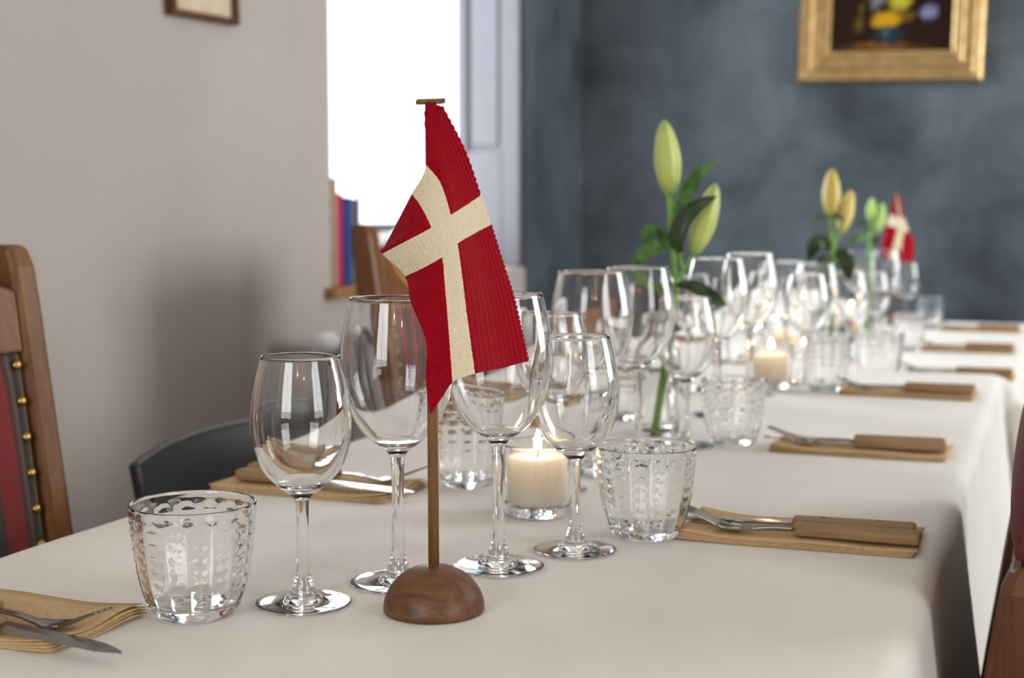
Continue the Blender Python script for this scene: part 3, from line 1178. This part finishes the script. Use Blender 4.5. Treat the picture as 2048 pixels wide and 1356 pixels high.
def setting(x, y, h, side, words, rn=0.0, rk=0.0, rf=0.0, kx=0.0, fx=0.0, ky=-0.017, fy=0.017):
    rz = (0 if side == 'left' else PI) + rn
    Mx = Matrix.Translation((x, y, h + 0.0004)) @ Matrix.Rotation(rz, 4, 'Z')
    pn = Mx @ Vector((0, 0, 0))
    pk = Mx @ Vector((-0.099 + kx, ky, 0.0066))
    pf = Mx @ Vector((-0.099 + fx, fy, 0.0066))
    ln, lk, lf = 'kraft napkin ' + words, 'wooden handled knife on the napkin ' + words, 'wooden handled fork on the napkin ' + words
    if first[0]:
        first[0] = False
        for o, p, r, l in ((NAP, pn, rz, ln), (KNI, pk, rz + rk, lk), (FOR, pf, rz + rf, lf)):
            o.location, o.rotation_euler.z = p, r
            o['label'] = l
        return
    dup(NAP, pn, rz, ln)
    dup(KNI, pk, rz + rk, lk)
    dup(FOR, pf, rz + rf, lf)


setting(-0.203, 1.238, T1, 'right', 'nearest on the right edge', 0.02, 0.03, -0.02, 0, -0.006, -0.003, 0.028)
setting(-0.210, 1.713, T1, 'right', 'second from the front on the right edge', 0.0, 0.04, 0.02, 0.003, 0, -0.012, 0.014)
setting(-0.208, 2.268, T1, 'right', 'third from the front on the right edge', -0.03, 0.03, 0.02)
setting(-0.168, 2.856, T2, 'right', 'nearest on the right of the farther table', 0.02, 0.0, 0.03)
setting(-0.180, 3.395, T2, 'right', 'in the middle of the right of the farther table', 0.0, 0.02, 0.0)
setting(-0.182, 3.965, T2, 'right', 'farthest away near the blue wall', 0.0, 0.02, 0.0)
setting(-0.692, 0.781, T1, 'left', 'cut off at the bottom left of the picture', -0.04, -0.09, -0.08, 0.046, 0.018, -0.032, -0.006)
setting(-0.698, 1.280, T1, 'left', 'behind the front small wine glass on the left', -0.03, -0.06, 0.05, 0.012, 0.004)
setting(-0.690, 1.80, T1, 'left', 'seen through the large wine glass beside the flag', 0.0, -0.03, 0.03)
setting(-0.690, 2.28, T1, 'left', 'far along the left of the nearer table', 0.0, 0.0, 0.03)
setting(-0.690, 2.86, T2, 'left', 'on the left of the farther table', 0.0, 0.0, 0.03)

# ------------------------------------------------------------------ chairs
def lean(z):
    return -(z - 0.45) * 0.128 if z > 0.45 else -(0.45 - z) * 0.10


def post_mesh(y, w, d, top):
    rows = []
    zs = [q for q in (0.0, 0.25, 0.45, 0.60, 0.75, 0.90) if q < top - 0.08] + [top - 0.06, top - 0.022, top - 0.006, top]
    V = []
    for i, z in enumerate(zs):
        k = {len(zs) - 2: 0.80, len(zs) - 1: 0.55, len(zs) - 3: 0.97}.get(i, 1.0)
        x = lean(z)
        dk = 1.0 - 0.18 * max(0, (z - 0.6) / 0.4)
        for sx, sy in ((-1, -1), (1, -1), (1, 1), (-1, 1)):
            V.append((x + sx * d / 2 * dk * (k if sx > 0 else k), y + sy * w / 2 * (1 if k > 0.9 else 0.9), z))
    F = [(i * 4 + j, i * 4 + (j + 1) % 4, (i + 1) * 4 + (j + 1) % 4, (i + 1) * 4 + j) for i in range(len(zs) - 1) for j in range(4)]
    F += [(3, 2, 1, 0), tuple(range(len(zs) * 4 - 4, len(zs) * 4))]
    return V, F


def leaning_slab(y0, y1, z0, z1, xf, xb, bev=0.0, bow=0.0, arch=0.0, ny=12, nz=10):
    """slab between y0..y1 and z0..z1 following the lean of the back; front face at +xf, rear at xb; bow = padding, arch = rise of the top edge in the middle"""
    V = []
    for s in (0, 1):
        for i in range(nz + 1):
            for j in range(ny + 1):
                a, b = i / nz, j / ny
                y = y0 + (y1 - y0) * b
                zt = z1 + arch * math.sin(PI * b)
                z = z0 + (zt - z0) * a
                pad = bow * (math.sin(PI * a) * math.sin(PI * b)) ** 0.35 if s else 0
                V.append((lean(z) + (xf + pad if s else xb), y, z))
    n = (nz + 1) * (ny + 1)
    W1 = ny + 1
    F = []
    for i in range(nz):
        for j in range(ny):
            q = i * W1 + j
            F.append((q, q + W1, q + W1 + 1, q + 1))
            F.append((n + q, n + q + 1, n + q + W1 + 1, n + q + W1))
    for j in range(ny):
        F.append((j, j + 1, n + j + 1, n + j))
        q = nz * W1 + j
        F.append((q + 1, q, n + q, n + q + 1))
    for i in range(nz):
        q = i * W1
        F.append((q + W1, q, n + q, n + q + W1))
        q = i * W1 + ny
        F.append((q, q + W1, n + q + W1, n + q))
    return V, F


def bevel_obj(o, w, seg=2):
    md = o.modifiers.new('bevel', 'BEVEL')
    md.width, md.segments, md.limit_method = w, seg, 'ANGLE'
    md.angle_limit = 0.7
    return o


def carved_chair(loc, rotz, label, fabric, woodm, top=1.0, carved=True, zpad=(0.50, 0.835), W=0.46, pw=0.045, ptop=None, wide=0.0):
    c = thing('upholstered_chair', label, 'chair', loc, rotz, 'upholstered wooden chairs round the table')
    hw = W / 2
    for s in (-1, 1):
        v, f = post_mesh(s * (hw - pw / 2), pw, 0.052, ptop or top)
        bevel_obj(link('back_post', v, f, woodm, c, smooth=False), 0.006)
    iy = hw - pw
    if carved:
        v, f = leaning_slab(-iy, iy, zpad[1], top - 0.045, 0.019, -0.012, arch=0.035, nz=4)
        crest = bevel_obj(link('crest_rail', v, f, woodm, c, smooth=False), 0.003)
        zc = (zpad[1] + top - 0.02) / 2
        sc = []
        for s in (-1, 1):
            sc += [[(0, s * 0.02, zc - 0.045), (0, s * 0.07, zc - 0.035), (0, s * 0.115, zc - 0.012), (0, s * 0.145, zc + 0.018)],
                   [(0, s * 0.05, zc + 0.035), (0, s * 0.10, zc + 0.030), (0, s * 0.135, zc + 0.034), (0, s * 0.165, zc + 0.046)],
                   [(0, s * 0.10, zc + 0.028), (0, s * 0.118, zc + 0.014), (0, s * 0.138, zc + 0.006)],
                   [(0, s * 0.115, zc + 0.030), (0, s * 0.133, zc + 0.020), (0, s * 0.152, zc + 0.016)],
                   [(0, s * 0.02, zc + 0.01), (0, s * 0.04, zc + 0.03), (0, s * 0.03, zc + 0.055)]]
        for q in sc:
            pts = [(lean(z) + 0.0185, y, z) for (_, y, z) in cr(q, 5)]
            n = len(pts)
            v, f = tube(pts, [0.0016 + 0.0026 * math.sin(PI * i / (n - 1)) for i in range(n)], 8)
            link('carving', v, f, CARVE, crest)
    v, f = leaning_slab(-iy - wide, iy + wide, zpad[0], zpad[1], 0.014 + wide * 0.1, -0.014 - wide * 0.5, bow=0.012)
    pad = link('back_cushion', v, f, fabric, c)
    if not carved:
        v, f = leaning_slab(-iy, iy, 0.47, zpad[0] - 0.002, 0.016, -0.012)
        link('back_panel', v, f, woodm, c, smooth=False)
    bevel_obj(pad, 0.004)
    stud = None
    pts = []
    for i in range(11):
        pts.append((-iy + 0.012 + (2 * iy - 0.024) * i / 10, zpad[1] - 0.012))
    n = int((zpad[1] - zpad[0]) / 0.036)
    for s in (-1, 1):
        for i in range(1, n):
            pts.append((s * (iy - 0.012), zpad[1] - 0.012 - 0.036 * i))
    if carved:
        v, f = lathe([(0.0054, 0), (0.0050, 0.0022), (0.0034, 0.0038), (0, 0.0045)], 12)
        for (y, z) in pts:
            x = lean(z) + 0.0175
            if stud is None:
                stud = link('stud', v, f, BRASS, c)
                stud.location, stud.rotation_euler = (x, y, z), (0, PI / 2, 0)
            else:
                same(stud, 'stud', c, (x, y, z), (0, PI / 2, 0))
    # seat
    MB().box(-0.02, 0.42, -hw + 0.01, hw - 0.01, 0.36, 0.415, 0.006).link('seat_rail', woodm, c)
    MB().box(0.0, 0.425, -hw + 0.012, hw - 0.012, 0.416, 0.455, 0.016).link('seat_cushion', fabric, c, smooth=True)
    for s in (-1, 1):
        MB().box(0.375, 0.415, s * (hw - 0.035) - 0.02, s * (hw - 0.035) + 0.02, 0, 0.36, 0.004).link('front_leg', woodm, c)
        MB().box(-0.02, 0.375, s * (hw - 0.03) - 0.012, s * (hw - 0.03) + 0.012, 0.17, 0.20, 0.004).link('stretcher', woodm, c)
    return c


carved_chair((-0.927, 0.96, 0), 0.0, 'carved wooden chair with striped red and grey back at the left edge of the picture', STRIPE, CHAIRWOOD, 1.0, True, (0.50, 0.893), pw=0.034)
carved_chair((-1.13, 2.575, 0), 0.03, 'carved wooden chair with striped back standing behind the front flag', STRIPE, CHAIRWOOD, 1.01, True, (0.50, 0.86))
carved_chair((-0.046, 1.28, 0), PI, 'dark wooden chair with plain red back cushion tucked under the right of the table', REDCLOTH, REDWOOD, 0.92, False, (0.785, 0.905), 0.44, 0.04, 0.782, 0.04)


def curved_chair(loc, rotz, label, mat, top=0.79):
    """low chair with a broad curved back board"""
    c = thing('curved_back_chair', label, 'chair', loc, rotz, 'low curved back chairs left of the table')
    V, nz, ny = [], 8, 28
    for s in (0, 1):
        for i in range(nz + 1):
            for j in range(ny + 1):
                b = j / ny * 2 - 1
                a = i / nz
                y = 0.225 * b
                z = top - 0.235 + (0.225 + 0.012 * (1 - b * b)) * a
                x = -0.035 * (1 - b * b) - 0.045 * a + (0.016 if s else 0.0)
                V.append((x, y, z))
    n, W1 = (nz + 1) * (ny + 1), ny + 1
    F = []
    for i in range(nz):
        for j in range(ny):
            q = i * W1 + j
            F += [(q, q + W1, q + W1 + 1, q + 1), (n + q, n + q + 1, n + q + W1 + 1, n + q + W1)]
    for j in range(ny):
        q = nz * W1 + j
        F += [(j, j + 1, n + j + 1, n + j), (q + 1, q, n + q, n + q + 1)]
    for i in range(nz):
        q = i * W1
        F += [(q + W1, q, n + q, n + q + W1), (q + ny, q + W1 + ny, n + q + W1 + ny, n + q + ny)]
    bevel_obj(link('backrest', V, F, mat, c), 0.005, 3)
    MB().box(-0.03, 0.40, -0.21, 0.21, 0.425, 0.45, 0.010).link('seat', mat, c, smooth=True)
    for s in (-1, 1):
        v, f = tube([(-0.03, s * 0.195, 0), (0.0, s * 0.195, 0.30), (0.008, s * 0.200, 0.45), (-0.004, s * 0.205, top - 0.10)], [0.013, 0.016, 0.016, 0.013], 12)
        link('rear_leg', v, f, mat, c)
        v, f = tube([(0.38, s * 0.185, 0), (0.36, s * 0.180, 0.43)], [0.012, 0.016], 12)
        link('front_leg', v, f, mat, c)
    return c


curved_chair((-1.0, 1.655, 0), 0.0, 'low black curved back chair beside the second left place setting', BLACK, 0.738)
curved_chair((-0.96, 3.585, 0), 0.0, 'low black chair beyond the carved chairs, against the dark wall', BLACK, 0.82)
curved_chair((-0.96, 3.08, 0), 0.0, 'low brown curved back chair beyond the carved chairs, seen through the glasses', CHAIRWOOD, 0.765)

# ------------------------------------------------------------------ pictures
def rails(root, w, h, prof, mat, name):
    """four mitred rails; picture in the local x-z plane, front towards -y, lower left outer corner at 0,0"""
    cs = [((0, 0), (w, 0), (0, 1)), ((w, 0), (w, h), (-1, 0)), ((w, h), (0, h), (0, -1)), ((0, h), (0, 0), (1, 0))]
    for (a, b, n) in cs:
        t = ((b[0] - a[0]), (b[1] - a[1]))
        L = math.hypot(*t)
        t = (t[0] / L, t[1] / L)
        V = []
        for end in (0, 1):
            for (d, hh) in prof:
                s = d if end == 0 else L - d
                V.append((a[0] + t[0] * s + n[0] * d, -hh, a[1] + t[1] * s + n[1] * d))
        m = len(prof)
        F = [(i, (i + 1) % m, m + (i + 1) % m, m + i) for i in range(m)] + [tuple(range(m))[::-1], tuple(range(m, 2 * m))]
        link(name, V, F, mat, root, smooth=False)


def m_painting():
    m = Mat('still_life_painting')
    c, sp = m.n('ShaderNodeTexCoord'), m.n('ShaderNodeSeparateXYZ')
    m.l(c.outputs['Object'], sp.inputs[0])
    nz = m.noise(m.coord('Object'), 40, 4)
    wob = m.math('MULTIPLY', m.math('SUBTRACT', nz, 0.5), 0.05)
    x, z = m.math('ADD', sp.outputs[0], wob), m.math('ADD', sp.outputs[2], wob)
    col = m.ramp(m.noise(m.coord('Object'), 9, 3), [(0.3, srgb(24, 15, 10)), (0.7, srgb(38, 23, 14))])

    def blob(col, cx, cz, rx, rz, rgb, soft=0.5):
        a = m.math('POWER', m.math('DIVIDE', m.math('SUBTRACT', x, cx), rx), 2)
        b = m.math('POWER', m.math('DIVIDE', m.math('SUBTRACT', z, cz), rz), 2)
        d = m.math('SQRT', m.math('ADD', a, b))
        k = m.n('ShaderNodeMapRange')
        k.inputs[1].default_value, k.inputs[2].default_value, k.inputs[3].default_value, k.inputs[4].default_value = 1.0, 1.0 - soft, 0.0, 1.0
        m.l(d, k.inputs[0])
        return m.mix(k.outputs[0], col, srgb(*rgb))
    for args in ((0.18, 0.010, 0.19, 0.030, (92, 56, 24), 0.9), (0.16, 0.022, 0.10, 0.012, (128, 84, 40), 0.9), (0.19, 0.058, 0.062, 0.036, (30, 42, 50), 0.4), (0.178, 0.062, 0.02, 0.02, (58, 80, 88), 0.8),
                 (0.095, 0.095, 0.022, 0.036, (84, 70, 22), 0.8), (0.185, 0.108, 0.058, 0.030, (178, 134, 22), 0.4), (0.25, 0.115, 0.03, 0.02, (96, 72, 20), 0.7),
                 (0.315, 0.125, 0.034, 0.028, (112, 112, 146), 0.45), (0.225, 0.168, 0.042, 0.040, (170, 158, 52), 0.5), (0.15, 0.176, 0.036, 0.036, (108, 112, 118), 0.6), (0.10, 0.145, 0.014, 0.014, (120, 100, 36), 0.8),
                 (0.27, 0.24, 0.05, 0.045, (150, 120, 130), 0.5), (0.16, 0.26, 0.05, 0.05, (180, 170, 160), 0.5), (0.21, 0.33, 0.04, 0.04, (150, 60, 50), 0.5)):
        col = blob(col, *args)
    m.set(color=col, rough=0.7, spec=0.08)
    return m.m


gp = thing('framed_painting', 'dark flower still life in a broad gilded frame on the blue wall', 'picture', (-0.831, YB - 0.004, 1.459))
gp.rotation_euler = (0, math.radians(1.25), 0)
GW, GH = 0.595, 0.66
rails(gp, GW, GH, [(0, 0), (0, .026), (.004, .036), (.012, .042), (.020, .040), (.027, .026), (.036, .022), (.046, .026), (.052, .036), (.058, .035), (.064, .022), (.074, .018), (.080, .024), (.087, .022), (.093, .012), (.103, .008), (.103, 0)], GOLD, 'frame_rail')
MB().box(0, GW - 0.2, -0.007, -0.003, 0, GH - 0.2).link('canvas', m_painting(), gp, loc=(0.1, 0, 0.1))

sp_ = thing('framed_print', 'small brown framed pale print high on the left wall', 'picture', (XL + 0.003, 2.341, 1.405))
sp_.rotation_euler = (0, math.radians(-1.6), PI / 2)
BROWNF = wood('brown_frame', srgb(62, 32, 12), srgb(108, 62, 24), 0.4, 0, 2)
rails(sp_, 0.236, 0.30, [(0, 0), (0, .018), (.003, .020), (.010, .020), (.013, .016), (.013, 0)], BROWNF, 'frame_rail')
MB().box(0, 0.212, -0.006, -0.002, 0, 0.276).link('mount', plain('cream_mount', srgb(200, 186, 160), 0.8), sp_, loc=(0.012, 0, 0.012))
MB().box(0, 0.13, -0.0068, -0.006, 0, 0.17).link('print', plain('faded_print', srgb(150, 140, 120), 0.8, vary=0.2, scale=40), sp_, loc=(0.053, 0, 0.066))

# ------------------------------------------------------------------ books and a box on the sill
def book(px0, px1, hgt, depth, col, label, tilt=0.0):
    X = -1.615
    y0, y1 = on_x(px0, 480, X).y, on_x(px1, 480, X).y
    t = y1 - y0 - 0.001
    b = thing('book', label, 'book', (X, (y0 + y1) / 2, WZ0 + 0.0005), 0, 'books standing on the window sill')
    b.rotation_euler.x = tilt
    m = plain('book_cover', srgb(*col), 0.5)
    mb = MB()
    mb.box(-depth, 0, -t / 2, -t / 2 + 0.0025, 0, hgt)
    mb.box(-depth, 0, t / 2 - 0.0025, t / 2, 0, hgt)
    mb.box(-0.002, 0.001, -t / 2, t / 2, 0, hgt)
    mb.link('cover', m, b)
    MB().box(-depth + 0.004, -0.002, -t / 2 + 0.0025, t / 2 - 0.0025, 0.003, hgt - 0.004).link('page_block', plain('pages', srgb(226, 216, 196), 0.8), b)


for a in ((664, 674, 0.258, 0.19, (176, 140, 112), 'tall tan book at the window jamb'), (674, 684, 0.222, 0.17, (186, 28, 104), 'magenta book beside the tan one'),
          (684, 690, 0.214, 0.17, (22, 50, 50), 'thin dark green book beside the magenta one'), (690, 702, 0.212, 0.16, (30, 62, 140), 'thick blue book on the window sill'),
          (702, 709, 0.210, 0.16, (86, 112, 98), 'grey green book behind the chair post'), (709, 718, 0.208, 0.15, (92, 44, 92), 'purple book at the right end of the row')):
    book(*a)
pb = on_x(772, 470, -1.70)
bx = thing('box', 'white patterned box with a dark lid on the window sill behind the carved chair', 'box', (-1.70, pb.y, WZ0 + 0.0005))
mp = Mat('grey_scribble_paper')
mp.set(color=mp.ramp(mp.noise(mp.coord('Object'), 45, 4, 0.6, 2.0), [(0.40, srgb(110, 104, 98)), (0.52, srgb(232, 226, 218))]), rough=0.7)
MB().box(-0.07, 0.07, -0.09, 0.09, 0, 0.125, 0.002).link('body', mp.m, bx)
MB().box(-0.073, 0.073, -0.093, 0.093, 0.125, 0.145, 0.002).link('lid', plain('dark_lid', srgb(60, 58, 54), 0.6), bx)

# ------------------------------------------------------------------ radiator below the window, rug
rd = thing('radiator', 'white column radiator below the window with a thermostat head', 'radiator', (-1.50, 2.96, 0))
mb = MB()
mb.box(-0.035, 0.035, 0, 0.044, 0.12, 0.72, 0.014)
c0 = mb.link('column', WHITEPAINT, rd, smooth=True)
for i in range(1, 24):
    same(c0, 'column', rd, (0, 0.05 * i, 0))
MB().box(-0.02, 0.02, 0.02, 1.18, 0.15, 0.19, 0.008).link('bottom_pipe', WHITEPAINT, rd)
MB().box(-0.02, 0.02, 0.02, 1.18, 0.65, 0.69, 0.008).link('top_pipe', WHITEPAINT, rd)
for y in (0.1, 1.05):
    MB().box(-0.03, 0.03, y, y + 0.03, 0, 0.125, 0.004).link('foot', WHITEPAINT, rd)
v, f = lathe([(0, 0), (0.012, 0), (0.013, 0.004), (0.019, 0.004), (0.0225, 0.008), (0.0235, 0.02), (0.0235, 0.07), (0.019, 0.082), (0, 0.082)], 28)
th = link('thermostat_head', v, f, WHITEPAINT, rd)
th.location, th.rotation_euler = (0, -0.225, 0.742), (-PI / 2, 0, 0)
v, f = tube([(0, -0.145, 0.742), (0, -0.105, 0.742), (0, -0.06, 0.735), (0, -0.02, 0.70), (0, 0.02, 0.68)], 0.013, 12)
link('valve', v, f, GREYMETAL, rd)
v, f = tube([(0, -0.115, 0.745), (0, -0.115, 0.0)], 0.010, 12)
link('riser_pipe', v, f, GREYMETAL, rd)
MB().box(-0.09, 1.5, 3.15, 4.6, 0.0005, 0.012, 0.003).link('rug', RUG)
tag(bpy.data.objects['rug'], 'dark red patterned rug on the floor beyond the right side of the table', 'rug')
